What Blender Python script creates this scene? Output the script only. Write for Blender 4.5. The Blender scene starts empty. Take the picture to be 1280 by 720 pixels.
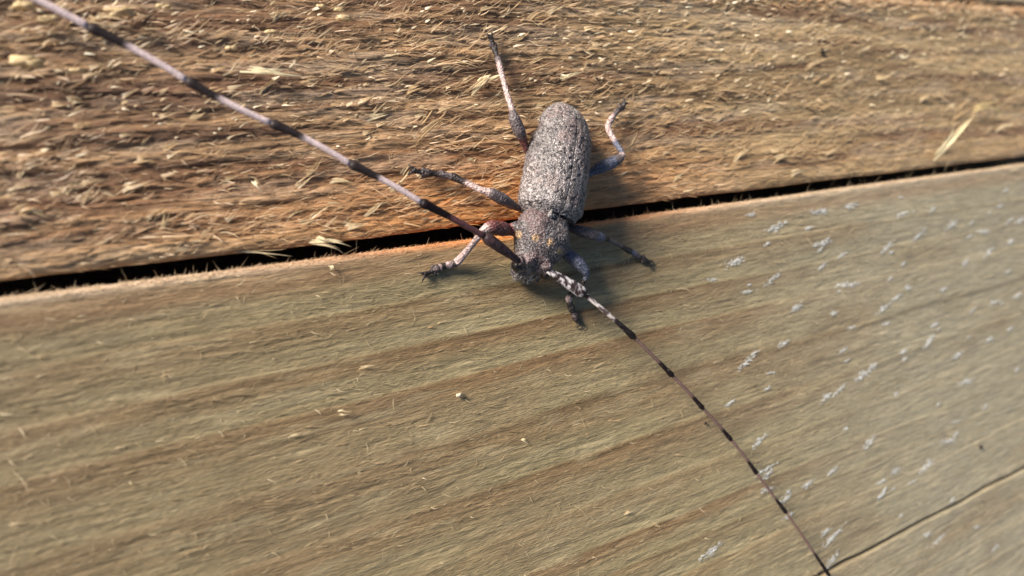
import bpy, math, random
import numpy as np
from mathutils import Matrix, Vector

# ------------------------------------------------------------------ camera, sky, sun
# one Blender unit is one centimetre (the subject is 1.6 cm long)
scene = bpy.context.scene
scene.unit_settings.system = 'METRIC'
scene.unit_settings.scale_length = 0.01
rng = np.random.default_rng(7)
random.seed(7)
COL = scene.collection

LENS, W0, H0 = 26.0, 1280.0, 720.0
FPX = LENS / 36.0 * W0
D0 = 6.6
def nrm(v):
    v = np.asarray(v, float)
    return v / np.linalg.norm(v)
d_c = nrm((1610, 282, -FPX))                 # the planks run this way, seen from the camera
n_c = np.array([0, 0, 1.0]); n_c = nrm(n_c - n_c.dot(d_c) * d_c)
e_c = np.cross(n_c, d_c)
R = np.array([d_c, e_c, n_c])                # camera axes -> world axes
CAM = R @ np.array([0, 0, D0])
cam_data = bpy.data.cameras.new('camera'); cam = bpy.data.objects.new('camera', cam_data); COL.objects.link(cam)
m4 = Matrix(R.tolist()).to_4x4(); m4.translation = Vector(CAM.tolist())
cam.matrix_world = m4
cam_data.lens = LENS; cam_data.sensor_width = 36.0
cam_data.clip_start = 0.05; cam_data.clip_end = 500
cam_data.dof.use_dof = True
cam_data.dof.focus_distance = 6.5
cam_data.dof.aperture_fstop = 0.026 / 0.095
scene.camera = cam

SUN_EL, SUN_AZ = math.radians(20), math.atan2(0.60, -0.80)   # light comes over the upper left
world = bpy.data.worlds.new('World'); scene.world = world; world.use_nodes = True
nt = world.node_tree; bg = nt.nodes['Background']
sky = nt.nodes.new('ShaderNodeTexSky'); sky.sky_type = 'NISHITA'; sky.sun_disc = False
sky.sun_elevation = SUN_EL; sky.sun_rotation = math.pi / 2 - SUN_AZ
nt.links.new(sky.outputs[0], bg.inputs[0]); bg.inputs[1].default_value = 0.05
sd = bpy.data.lights.new('sun', 'SUN'); sd.energy = 5.0; sd.angle = math.radians(20); sd.color = (1.0, 0.93, 0.82)
sun = bpy.data.objects.new('sun', sd); COL.objects.link(sun)
to_sun = Vector((math.cos(SUN_AZ) * math.cos(SUN_EL), math.sin(SUN_AZ) * math.cos(SUN_EL), math.sin(SUN_EL)))
sun.rotation_euler = to_sun.to_track_quat('Z', 'Y').to_euler()
sun.location = (to_sun * 40)
vs = scene.view_settings
vs.view_transform = 'Standard'; vs.look = 'None'; vs.exposure = 0.84; vs.gamma = 1; vs.use_curve_mapping = False
scene.cycles.max_bounces = 6

def at(px, py, h=0.0):
    """world point at height h above the boards that lies on this line of sight"""
    r = R @ np.array([(px - W0 / 2) / FPX, -(py - H0 / 2) / FPX, -1.0])
    return CAM + r * ((h - CAM[2]) / r[2])

# ------------------------------------------------------------------ numeric noise
def _h(ix, iy, iz, s):
    n = (ix.astype(np.int64) * 374761393 + iy.astype(np.int64) * 668265263 + iz.astype(np.int64) * 2147483647 + s * 1274126177) & 0xFFFFFFFF
    n = ((n ^ (n >> 13)) * 1274126177) & 0xFFFFFFFF
    n = ((n ^ (n >> 16)) * 2246822519) & 0xFFFFFFFF
    return ((n ^ (n >> 15)) & 0xFFFFFF) / float(0xFFFFFF)
def noise2(x, y, s=0):
    x, y = np.broadcast_arrays(np.asarray(x, float), np.asarray(y, float))
    fx, fy = np.floor(x), np.floor(y); u, v = x - fx, y - fy
    u = u * u * (3 - 2 * u); v = v * v * (3 - 2 * v); z = np.zeros_like(fx)
    a, b, c, d = _h(fx, fy, z, s), _h(fx + 1, fy, z, s), _h(fx, fy + 1, z, s), _h(fx + 1, fy + 1, z, s)
    return (a * (1 - u) + b * u) * (1 - v) + (c * (1 - u) + d * u) * v
def fbm2(x, y, s=0, o=4, g=0.5):
    t = 0; a = 1; w = 0
    for k in range(o):
        t = t + a * noise2(x * 2 ** k + 17.3 * k, y * 2 ** k + 9.1 * k, s + k); w += a; a *= g
    return t / w
def noise3(p, f, s=0):
    x, y, z = p[:, 0] * f, p[:, 1] * f, p[:, 2] * f
    fx, fy, fz = np.floor(x), np.floor(y), np.floor(z); u, v, w = x - fx, y - fy, z - fz
    u = u * u * (3 - 2 * u); v = v * v * (3 - 2 * v); w = w * w * (3 - 2 * w); r = 0
    for k in (0, 1):
        a, b, c, d = (_h(fx, fy, fz + k, s), _h(fx + 1, fy, fz + k, s), _h(fx, fy + 1, fz + k, s), _h(fx + 1, fy + 1, fz + k, s))
        r = r + ((a * (1 - u) + b * u) * (1 - v) + (c * (1 - u) + d * u) * v) * (w if k else 1 - w)
    return r
def sstep(a, b, x):
    t = np.clip((x - a) / (b - a), 0, 1); return t * t * (3 - 2 * t)
def mix(a, b, t):
    t = np.asarray(t)[..., None]; return np.asarray(a) * (1 - t) + np.asarray(b) * t

# ------------------------------------------------------------------ helpers
def make_mesh(name, verts, quads, mat, color=None, parent=None, smooth=True, tris=None, link=True):
    me = bpy.data.meshes.new(name)
    verts = np.asarray(verts, np.float32)
    quads = np.asarray(quads, np.int32).reshape(-1, 4) if quads is not None and len(quads) else np.zeros((0, 4), np.int32)
    tris = np.asarray(tris, np.int32).reshape(-1, 3) if tris is not None and len(tris) else np.zeros((0, 3), np.int32)
    nq, ntr = len(quads), len(tris)
    me.vertices.add(len(verts)); me.vertices.foreach_set('co', verts.ravel())
    me.loops.add(nq * 4 + ntr * 3)
    me.loops.foreach_set('vertex_index', np.concatenate([quads.ravel(), tris.ravel()]))
    me.polygons.add(nq + ntr)
    me.polygons.foreach_set('loop_start', np.concatenate([np.arange(nq) * 4, nq * 4 + np.arange(ntr) * 3]).astype(np.int32))
    me.update(calc_edges=True); me.validate()
    if color is not None:
        c = np.ones((len(verts), 4), np.float32); c[:, :3] = np.clip(color, 0, 1)
        at_ = me.color_attributes.new('tint', 'FLOAT_COLOR', 'POINT'); at_.data.foreach_set('color', c.ravel())
    me.polygons.foreach_set('use_smooth', np.full(len(me.polygons), smooth))
    if mat: me.materials.append(mat)
    if not link: return me
    o = bpy.data.objects.new(name, me); COL.objects.link(o)
    if parent: o.parent = parent
    return o
def grid_quads(nr, nc, wrap=False):
    i = np.arange(nr - 1)[:, None]; j = np.arange(nc if wrap else nc - 1)[None, :]; j2 = (j + 1) % nc
    return np.stack([i * nc + j, i * nc + j2, (i + 1) * nc + j2, (i + 1) * nc + j], -1).reshape(-1, 4)

def slivers(P, D, N, L, Wd, lift, curl, colors, rings=4, taper=0.15, V=0.45, twist=0.0, bend=None):
    """many curved tapering splinters, V-shaped in section. P base, D direction along the surface, N surface normal"""
    n = len(P); S = np.cross(N, D); S /= np.linalg.norm(S, axis=1, keepdims=True) + 1e-9
    t = np.linspace(0, 1, rings)
    pts = np.zeros((n, rings, 3)); cur = P.copy(); ang = lift.copy(); yaw = np.zeros(n)
    if bend is None: bend = np.zeros(n)
    V3 = np.zeros((n, rings, 3, 3))
    for k in range(rings):
        if k:
            dirv = (D * np.cos(yaw)[:, None] + S * np.sin(yaw)[:, None]) * np.cos(ang)[:, None] + N * np.sin(ang)[:, None]
            cur = cur + dirv * (L / (rings - 1))[:, None]; ang = ang + curl / (rings - 1); yaw = yaw + bend / (rings - 1)
        w = Wd * (1 - (1 - taper) * t[k] ** 1.6) * (0.75 if k == 0 else 1) * 0.5
        tw = twist * t[k]
        s2 = S * np.cos(tw)[:, None] + N * np.sin(tw)[:, None] if not np.isscalar(tw) else S
        V3[:, k, 0] = cur - s2 * w[:, None]; V3[:, k, 1] = cur + N * (w * V)[:, None]; V3[:, k, 2] = cur + s2 * w[:, None]
    base = np.arange(n)[:, None, None] * (rings * 3); k = np.arange(rings - 1)[None, :, None] * 3; j = np.arange(2)[None, None, :]
    a = base + k + j
    quads = np.stack([a, a + 1, a + 4, a + 3], -1).reshape(-1, 4)
    verts = V3.reshape(-1, 3); col = np.repeat(colors, rings * 3, axis=0)
    return verts, quads, col

# ------------------------------------------------------------------ materials
def mat_new(name):
    m = bpy.data.materials.new(name); m.use_nodes = True
    return m, m.node_tree, m.node_tree.nodes['Principled BSDF']
def N(nt, t, **kw):
    n = nt.nodes.new(t)
    for k, v in kw.items(): setattr(n, k, v)
    return n
def wood_material(name, scale, bump, rough=0.62, var=0.45):
    m, nt, b = mat_new(name); L = nt.links
    tc = N(nt, 'ShaderNodeTexCoord'); mp = N(nt, 'ShaderNodeMapping'); mp.inputs['Scale'].default_value = scale
    L.new(tc.outputs['Object'], mp.inputs[0])
    n1 = N(nt, 'ShaderNodeTexNoise'); n1.inputs['Scale'].default_value = 1.0; n1.inputs['Detail'].default_value = 8; n1.inputs['Roughness'].default_value = 0.65; n1.inputs['Distortion'].default_value = 0.4
    L.new(mp.outputs[0], n1.inputs['Vector'])
    mp2 = N(nt, 'ShaderNodeMapping'); mp2.inputs['Scale'].default_value = (scale[0] * 6, scale[1] * 2.6, scale[2] * 2.6); L.new(tc.outputs['Object'], mp2.inputs[0])
    n2 = N(nt, 'ShaderNodeTexNoise'); n2.inputs['Scale'].default_value = 1.0; n2.inputs['Detail'].default_value = 5; L.new(mp2.outputs[0], n2.inputs['Vector'])
    at_ = N(nt, 'ShaderNodeAttribute', attribute_name='tint')
    mr = N(nt, 'ShaderNodeMapRange'); mr.inputs[1].default_value = 0.3; mr.inputs[2].default_value = 0.7; mr.inputs[3].default_value = 1 - var; mr.inputs[4].default_value = 1 + var
    L.new(n1.outputs['Fac'], mr.inputs[0])
    mr2 = N(nt, 'ShaderNodeMapRange'); mr2.inputs[1].default_value = 0.3; mr2.inputs[2].default_value = 0.7; mr2.inputs[3].default_value = 1 - var * .5; mr2.inputs[4].default_value = 1 + var * .5
    L.new(n2.outputs['Fac'], mr2.inputs[0])
    mul = N(nt, 'ShaderNodeMath', operation='MULTIPLY'); L.new(mr.outputs[0], mul.inputs[0]); L.new(mr2.outputs[0], mul.inputs[1])
    vm = N(nt, 'ShaderNodeVectorMath', operation='SCALE'); L.new(at_.outputs['Color'], vm.inputs[0]); L.new(mul.outputs[0], vm.inputs['Scale'])
    L.new(vm.outputs[0], b.inputs['Base Color'])
    add = N(nt, 'ShaderNodeMath', operation='ADD'); L.new(n1.outputs['Fac'], add.inputs[0]); L.new(n2.outputs['Fac'], add.inputs[1])
    bp = N(nt, 'ShaderNodeBump'); bp.inputs['Strength'].default_value = 1.0; bp.inputs['Distance'].default_value = bump
    L.new(add.outputs[0], bp.inputs['Height']); L.new(bp.outputs[0], b.inputs['Normal'])
    b.inputs['Roughness'].default_value = rough; b.inputs['Specular IOR Level'].default_value = 0.35
    return m
def fibre_material(name, trans=0.3, rough=0.36):
    m, nt, b = mat_new(name); L = nt.links
    at_ = N(nt, 'ShaderNodeAttribute', attribute_name='tint'); L.new(at_.outputs['Color'], b.inputs['Base Color'])
    b.inputs['Roughness'].default_value = rough; b.inputs['Specular IOR Level'].default_value = 0.6
    tr = N(nt, 'ShaderNodeBsdfTranslucent'); L.new(at_.outputs['Color'], tr.inputs[0])
    mx = N(nt, 'ShaderNodeMixShader'); mx.inputs[0].default_value = trans
    L.new(b.outputs[0], mx.inputs[1]); L.new(tr.outputs[0], mx.inputs[2])
    L.new(mx.outputs[0], nt.nodes['Material Output'].inputs[0])
    return m
def chitin_material(name, fs=70, bump=0.006, rough=0.5, speck=0.3):
    m, nt, b = mat_new(name); L = nt.links
    tc = N(nt, 'ShaderNodeTexCoord')
    n1 = N(nt, 'ShaderNodeTexNoise'); n1.inputs['Scale'].default_value = fs; n1.inputs['Detail'].default_value = 4; L.new(tc.outputs['Object'], n1.inputs['Vector'])
    vo = N(nt, 'ShaderNodeTexVoronoi'); vo.inputs['Scale'].default_value = fs * 0.9; L.new(tc.outputs['Object'], vo.inputs['Vector'])
    at_ = N(nt, 'ShaderNodeAttribute', attribute_name='tint')
    mr = N(nt, 'ShaderNodeMapRange'); mr.inputs[1].default_value = 0.38; mr.inputs[2].default_value = 0.62; mr.inputs[3].default_value = 1 - speck; mr.inputs[4].default_value = 1 + speck
    L.new(n1.outputs['Fac'], mr.inputs[0])
    vm = N(nt, 'ShaderNodeVectorMath', operation='SCALE'); L.new(at_.outputs['Color'], vm.inputs[0]); L.new(mr.outputs[0], vm.inputs['Scale'])
    L.new(vm.outputs[0], b.inputs['Base Color'])
    add = N(nt, 'ShaderNodeMath', operation='ADD'); L.new(n1.outputs['Fac'], add.inputs[0]); L.new(vo.outputs['Distance'], add.inputs[1])
    bp = N(nt, 'ShaderNodeBump'); bp.inputs['Distance'].default_value = bump; L.new(add.outputs[0], bp.inputs['Height']); L.new(bp.outputs[0], b.inputs['Normal'])
    b.inputs['Roughness'].default_value = rough
    return m
M_rough = wood_material('rough_sawn_wood', (0.9, 22, 22), 0.026, 0.38, 0.45)
M_plane = wood_material('weathered_wood', (3.0, 36, 36), 0.009, 0.45, 0.34)
M_fibre = fibre_material('wood_fibre', 0.35)
M_fleck = fibre_material('pale_flake', 0.15, 0.6)
M_chitin = chitin_material('chitin', 60, 0.008, 0.5, 0.45)
M_elytra = chitin_material('elytra_chitin', 85, 0.007, 0.34, 0.3)
M_ant = chitin_material('antenna_chitin', 90, 0.0015, 0.42, 0.2)
M_ant.node_tree.nodes['Principled BSDF'].inputs['Specular IOR Level'].default_value = 0.15
M_hair = fibre_material('pale_hair', 0.2, 0.35)
M_elytra.node_tree.nodes['Principled BSDF'].inputs['Specular IOR Level'].default_value = 0.85
M_eye, _, b = mat_new('eye'); b.inputs['Base Color'].default_value = (0.008, 0.006, 0.006, 1); b.inputs['Roughness'].default_value = 0.35

# ------------------------------------------------------------------ the boards
def empty(name, loc=(0, 0, 0)):
    o = bpy.data.objects.new(name, None); COL.objects.link(o); o.location = loc; o.empty_display_size = 0.3
    return o
wall = empty('wooden_wall')
wall['label'] = 'weathered wooden board wall with a dark gap, the surface the beetle clings to'
wall['category'] = 'wall'; wall['kind'] = 'structure'

gL = at(0, 372)[1]; gM = at(600, 297)[1]; gR = at(1280, 204)[1]      # top edge of the lower board
uL = at(0, 350)[1]; uM = at(440, 300)[1]; uM2 = at(850, 247)[1]; uR = at(1280, 195)[1]   # bottom edge of the upper board
xs = [at(0, 371)[0], at(440, 300)[0], at(850, 250)[0], at(1280, 200)[0]]
print('EDGES', gL, gM, gR, 'U', uL, uM, uM2, uR, 'X', xs, 'TOP', at(1130, 3), at(1280, 12), 'corners', at(0, 0), at(1280, 0), at(0, 720), at(1280, 720))
def low_edge(x):
    return np.interp(x, [xs[0], at(300, 335)[0], at(600, 297)[0], at(850, 262)[0], xs[3]],
                     [gL, at(300, 335)[1], gM, at(850, 262)[1], gR]) + 0.012 * (fbm2(x * 1.5, 0 * x, 91) - .5)
def up_edge(x):
    return np.interp(x, xs, [uL, uM, uM2, uR]) + 0.02 * (fbm2(x * 2.2, 0 * x, 92) - .5)
TOPE = (at(1130, 2)[1] + at(1280, 11)[1]) / 2

CR0, CR1 = at(1040, 713), at(1280, 586)                  # the long drying crack
def Hu(x, y):                                            # rough sawn upper board, smoother towards the right
    k = 1 - .55 * sstep(.5, 4.5, x)
    h = 0.075 * k * (fbm2(x * 0.55, y * 3.2, 1, 4) - .5)
    h = h + 0.050 * k * (fbm2(x * 1.6 + y, y * 11, 5, 4, .6) - .5) * (0.3 + .7 * sstep(.05, .5, y - up_edge(x)))
    r = np.abs(fbm2(x * 3.3 - y * 1.3, y * 22, 9, 3) - .5) * 2
    h = h - 0.018 * k * (1 - r) ** 3
    return h
def ring_l(x, y):                                        # growth rings of the lower board, about 1 at each dark line
    yy = y + 0.16 * (fbm2(x * 0.22, y * 0.4, 31, 2) - .5) + 0.03 * (fbm2(x * 1.2, y * 3, 33, 2) - .5)
    t = yy / 0.40 + 1.1 * (noise2(0 * x, y * 1.3, 35) - .5)
    f = t - np.floor(t)
    return f, np.floor(t)
def Hl(x, y):
    f, k = ring_l(x, y)
    amp = 0.6 + 0.8 * _h(k, k * 0 + 3, k * 0, 7)
    h = 0.010 * 1.0 * amp * (sstep(0, .75, f) - sstep(.88, 1.0, f) - .5)
    h = h + 0.02 * (fbm2(x * 0.5, y * 2.5, 41, 3) - .5) + 0.006 * (fbm2(x * 4, y * 26, 45, 4, .6) - .5)
    r = np.abs(fbm2(x * 1.6, y * 30, 49, 2) - .5) * 2
    h = h - 0.006 * np.clip(1 - r * 5, 0, 1) * sstep(.4, .6, noise2(x * 2.2, y * 9, 58))
    yc = CR0[1] + (CR1[1] - CR0[1]) * (x - CR0[0]) / (CR1[0] - CR0[0]) + 0.03 * (fbm2(x * 2.0, x * 0, 51) - .5)
    dd = np.abs(y - yc)
    h = h - 0.09 * np.exp(-(dd / 0.017) ** 2) * sstep(CR0[0] - 1.4, CR0[0], x) 
    return h
def Cu(x, y):
    g = fbm2(x * 0.35, y * 7 + 0.6 * fbm2(x * .6, y, 63), 61, 4, .55)
    base = mix((0.43, 0.265, 0.145), (0.23, 0.125, 0.07), sstep(.42, .66, g))
    olive = mix((0.48, 0.35, 0.195), (0.34, 0.235, 0.125), sstep(.42, .66, g))
    c = mix(base, olive, sstep(0.0, 5.0, x + 0.5 * y) * .85)
    c = mix(c, (0.19, 0.10, 0.06), sstep(.52, .72, fbm2(x * .45, y * 10, 64, 4)) * .75)
    pale = fbm2(x * 1.1, y * 9, 67, 3)
    c = mix(c, (0.52, 0.40, 0.29), sstep(.52, .70, pale) * .4)
    d = y - up_edge(x)
    cx = np.exp(-((x - 0.2) / 2.0) ** 2)
    c = mix(c, (0.72, 0.32, 0.11), np.exp(-(np.maximum(d, 0) / 0.5) ** 2) * (0.12 + .75 * cx))  # orange glow around the beetle, painted into the edge colour
    c = mix(c, (0.50, 0.35, 0.19), np.exp(-(np.maximum(d, 0) / 0.2) ** 2) * .5 * (1 - cx))
    return c
def Cl(x, y):
    f, k = ring_l(x, y)
    olive = np.array((0.335, 0.268, 0.15)); brown = np.array((0.25, 0.155, 0.078))
    wgt = sstep(.15, .85, f) * (1 - sstep(.90, 1.0, f)) * (0.35 + .65 * _h(k, k * 0 + 5, k * 0, 3))
    c = mix(olive, brown, wgt * (1 - .5 * sstep(1, 6, x)))
    c = mix(c, (0.385, 0.335, 0.24), sstep(1.0, 6.0, x) * .8)
    c = c * (1 - .5 * np.exp(-((f - .91) / .06) ** 2) * (.3 + .7 * _h(k, k * 0 + 8, k * 0, 4)))[..., None]
    c = mix(c, (0.27, 0.19, 0.11), sstep(.5, .8, fbm2(x * .5, y * 2, 71, 3)) * .5 + 0 * x)
    c = mix(c, (0.25, 0.18, 0.098), .55 * sstep(1.0, -2.6, x + .3 * y + .8))  # light falloff towards the left, painted as a darker tint
    c = mix(c, (0.5, 0.42, 0.26), sstep(.56, .75, fbm2(x * 2, y * 16, 77, 3)) * .25)
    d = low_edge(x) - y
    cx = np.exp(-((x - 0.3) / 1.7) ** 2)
    c = mix(c, mix((0.74, 0.57, 0.42), (0.92, 0.33, 0.07), cx), np.exp(-(np.maximum(d, 0) / 0.055) ** 2) * .97)  # lit rim of the arris painted in, glowing orange near the beetle
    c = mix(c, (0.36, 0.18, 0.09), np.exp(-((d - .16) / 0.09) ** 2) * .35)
    return c

def board(name, ylo, yhi, hf, cf, mat, dy, arris=(0.05, 0.05), seed=0, label=None, x0=-6.5, x1=13.0):
    # columns are finer on the left, where the board comes nearest to the lens
    cols = [x0]
    while cols[-1] < x1:
        x = cols[-1]; s = 0.013 + 0.0026 * max(0, x + 4)
        if x < -4.2 or x > 9.5: s = 0.06
        cols.append(x + s)
    X = np.array(cols); nx = len(X)
    ny = int((np.median(yhi(X) - ylo(X))) / dy)
    tt = np.linspace(0, 1, ny)
    YL, YH = ylo(X), yhi(X)
    a0, a1 = arris
    Y = YL[:, None] + (YH - YL)[:, None] * tt[None, :]
    XX = np.repeat(X[:, None], ny, 1)
    dlo, dhi = Y - YL[:, None], YH[:, None] - Y
    def rnd(d, r):
        q = np.clip(1 - d / r, 0, 1); return -r * (1 - np.sqrt(np.clip(1 - q * q, 0, 1)))
    Z = hf(XX, Y) + rnd(dlo, a0) + rnd(dhi, a1)
    C = cf(XX, Y)
    # side faces run down into the gap
    depth = np.array([0.04, 0.1, 0.2, 0.4, 0.8, 1.4])
    def side(Yc, Zc, Cc, flip):
        zz = Zc[:, None] - depth[None, :]
        yy = np.repeat(Yc[:, None], len(depth), 1) + (np.minimum(depth, .4) * .45)[None] * (1 if flip else 0) + 0.012 * (fbm2(X[:, None] * 3, zz * 9, 81 + seed) - .5)
        cc = np.repeat(Cc[:, None, :], len(depth), 1)
        return (yy[:, ::-1], zz[:, ::-1], cc[:, ::-1]) if flip else (yy, zz, cc)
    yl, zl, cl = side(YL, Z[:, 0], C[:, 0], True); yh, zh, ch = side(YH, Z[:, -1], C[:, -1], False)
    YY = np.concatenate([yl, Y, yh], 1); ZZ = np.concatenate([zl, Z, zh], 1); CC = np.concatenate([cl, C, ch], 1)
    XX = np.repeat(X[:, None], YY.shape[1], 1)
    V = np.stack([XX, YY, ZZ], -1).reshape(-1, 3)
    q = grid_quads(nx, YY.shape[1])[:, ::1]
    # closed underside and ends
    nc = YY.shape[1]
    under = np.stack([np.arange(nx - 1) * nc, np.arange(nx - 1) * nc + nc - 1, (np.arange(nx - 1) + 1) * nc + nc - 1, (np.arange(nx - 1) + 1) * nc], -1)[:, ::-1]
    q = np.concatenate([q, under])
    o = make_mesh(name, V, q, mat, CC.reshape(-1, 3), wall)
    if label: o['label'] = label
    return o
up = board('plank', up_edge, lambda x: TOPE + 0.02 * (fbm2(x * 2, x * 0, 95) - .5), Hu, Cu, M_rough, 0.0095, (0.05, 0.06), 0, 'rough sawn brown plank with shaggy raised fibres')
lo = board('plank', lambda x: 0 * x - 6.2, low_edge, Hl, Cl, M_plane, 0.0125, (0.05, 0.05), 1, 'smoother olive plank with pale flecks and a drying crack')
def Ct(x, y): return mix((0.50, 0.36, 0.20), (0.40, 0.30, 0.17), fbm2(x, y * 9, 99))
def Ht(x, y): return 0.03 + 0.02 * (fbm2(x * 2, y * 20, 98) - .5)
tp = board('plank', lambda x: TOPE + 0.06 + 0 * x, lambda x: TOPE + 2.2 + 0 * x, Ht, Ct, M_plane, 0.03, (0.05, 0.05), 2, 'paler plank showing only its edge above the shaggy one')
bk_v = [(-6.5, -7, -1.42), (13, -7, -1.42), (13, 6, -1.42), (-6.5, 6, -1.42), (-6.5, -7, -1.9), (13, -7, -1.9), (13, 6, -1.9), (-6.5, 6, -1.9)]
bk = make_mesh('backing_board', bk_v, [(0, 1, 2, 3), (7, 6, 5, 4), (0, 4, 5, 1), (1, 5, 6, 2), (2, 6, 7, 3), (3, 7, 4, 0)], M_plane, np.tile((0.08, 0.055, 0.035), (8, 1)), wall, smooth=False)

# ------------------------------------------------------------------ fibres raised on the boards
def in_view_x(n, lo_, hi_):     # more on the near side, so the picture is evenly covered
    u = rng.random(n); return lo_ + (hi_ - lo_) * u ** 1.25
def depth_at(x, y):
    return CAM[2] * n_c[2] * 0 + np.abs((np.stack([x, y, 0 * x], -1) - CAM) @ (R @ np.array([0, 0, -1.0])))
def up_colors(x, y, n, bright):
    c = Cu(x, y); pale = mix((0.62, 0.40, 0.21), (0.74, 0.60, 0.40), rng.random(n))
    pale = mix(pale, (0.70, 0.55, 0.36), sstep(1, 6, x) * .5)
    return mix(c * (0.9 + .5 * rng.random((n, 1))), pale, np.clip(bright, 0, 1))
Zup = np.array([0, 0, 1.0])
def dirs(phi): return np.stack([np.cos(phi), np.sin(phi), 0 * phi], -1)
parts = []
# 1 flat nap covering the whole board
n = 30000
x = in_view_x(n, -4.3, 9.5); x = np.where((x < -1.8) & (rng.random(n) < .4), x + 6 * rng.random(n), x); e0 = up_edge(x) + .0; y = e0 + (TOPE - e0) * rng.random(n)
phi = rng.normal(0.06, 0.17, n); L = rng.gamma(3, 0.016, n) + .02
parts.append(slivers(np.stack([x, y, Hu(x, y) - .003], -1), dirs(phi), np.tile(Zup, (n, 1)), L, 0.003 + 0.007 * rng.random(n) ** 1.5, rng.normal(.12, .10, n), rng.normal(-.25, .3, n), up_colors(x, y, n, rng.random(n) ** 2.6 * .5), bend=rng.normal(0, .25, n)))
# 2 thin ragged flakes, lifted at the free end
n = 2600
x = in_view_x(n * 2, -4.3, 9.5); e0 = up_edge(x) + .03; y = e0 + (TOPE - e0) * rng.random(n * 2)
keep = fbm2(x * 1.1, y * 6, 107, 3) > .47; x, y = x[keep][:n], y[keep][:n]; n = len(x)
phi = rng.normal(.14, .16, n)
parts.append(slivers(np.stack([x, y, Hu(x, y) - .006], -1), dirs(phi), np.tile(Zup, (n, 1)), .05 + rng.gamma(3, .022, n), 0.012 + 0.032 * rng.random(n) ** 3, rng.normal(.22, .13, n), rng.normal(-.2, .4, n), up_colors(x, y, n, rng.random(n) ** 1.5), bend=rng.normal(0, .5, n), rings=5, V=.2, taper=.05))
# 3 tufts: bundles torn up by the saw, in streaks along the grain
nt_ = 850
tx = in_view_x(nt_ * 3, -4.3, 9.5); e0 = up_edge(tx) + .14; ty = e0 + (TOPE - e0) * rng.random(nt_ * 3)
keep = fbm2(tx * .9, ty * 5, 111, 3) > .52 - .1 * rng.random(len(tx)); tx, ty = tx[keep][:nt_], ty[keep][:nt_]; nt_ = len(tx)
per = rng.integers(5, 18, nt_); idx = np.repeat(np.arange(nt_), per); n = len(idx)
tphi = rng.normal(.24, .24, nt_); tsize = 0.35 + rng.gamma(2, .22, nt_); tb = rng.random(nt_) ** 1.2
x = tx[idx] + rng.normal(0, .06, n) * tsize[idx]; y = ty[idx] + rng.normal(0, .020, n) * tsize[idx]
y = np.clip(y, up_edge(x) + .06, TOPE - .01)
phi = tphi[idx] + rng.normal(0, .20, n); L = (0.05 + rng.gamma(3, .022, n)) * tsize[idx]
parts.append(slivers(np.stack([x, y, Hu(x, y) - .004], -1), dirs(phi), np.tile(Zup, (n, 1)), L, (0.005 + 0.010 * rng.random(n) ** 2) * (0.6 + .4 * tsize[idx]), rng.normal(.36, .2, n), rng.normal(-.3, .5, n), up_colors(x, y, n, tb[idx] * .8 + .25 * rng.random(n)), bend=rng.normal(0, .5, n)))
# small torn flakes standing up along the upper part, tinted pale to paint in glints
n = 1300
x = in_view_x(n, -4.3, 9.5); y = TOPE - .03 - 1.5 * rng.random(n) ** 1.8; y = np.maximum(y, up_edge(x) + .1)
parts.append(slivers(np.stack([x, y, Hu(x, y) - .004], -1), dirs(rng.normal(.2, .35, n)), np.tile(Zup, (n, 1)), .025 + rng.gamma(2, .016, n), 0.010 + 0.018 * rng.random(n) ** 2, rng.normal(.75, .25, n), rng.normal(-.8, .5, n), mix((.66, .48, .28), (.88, .78, .58), rng.random(n)), bend=rng.normal(0, .6, n), V=.3))
# hair-thin stray fibres at any angle
n = 5000
x = in_view_x(n, -4.3, 9.5); e0 = up_edge(x) + .03; y = e0 + (TOPE - e0) * rng.random(n)
phi = rng.normal(.3, .7, n)
parts.append(slivers(np.stack([x, y, Hu(x, y)], -1), dirs(phi), np.tile(Zup, (n, 1)), .04 + rng.gamma(2, .025, n), 0.003 + 0.004 * rng.random(n), rng.normal(.5, .3, n), rng.normal(-.5, .8, n), up_colors(x, y, n, .5 + .5 * rng.random(n)), bend=rng.normal(0, .9, n)))
# 4 frayed upper arris
n = 5000
x = in_view_x(n, -4.3, 10.5); y = TOPE - np.abs(rng.normal(0, .06, n))
parts.append(slivers(np.stack([x, y, Hu(x, y) - .01 - .02 * rng.random(n)], -1), dirs(rng.normal(.5, .6, n)), np.tile(Zup, (n, 1)), .04 + rng.gamma(2, .03, n), 0.008 + 0.012 * rng.random(n), rng.normal(.5, .3, n), rng.normal(-.3, .6, n), mix((.62, .34, .16), (.8, .62, .42), rng.random(n))))
def join(parts):
    V, Q, C, off = [], [], [], 0
    for v, q, c in parts:
        V.append(v); Q.append(q + off); C.append(c); off += len(v)
    return np.concatenate(V), np.concatenate(Q), np.concatenate(C)
V, Q, C = join(parts)
o = make_mesh('wood_fibres', V, Q, M_fibre, C, up); o['kind'] = 'stuff'; o['label'] = 'short raised fibres covering the rough plank'

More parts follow.
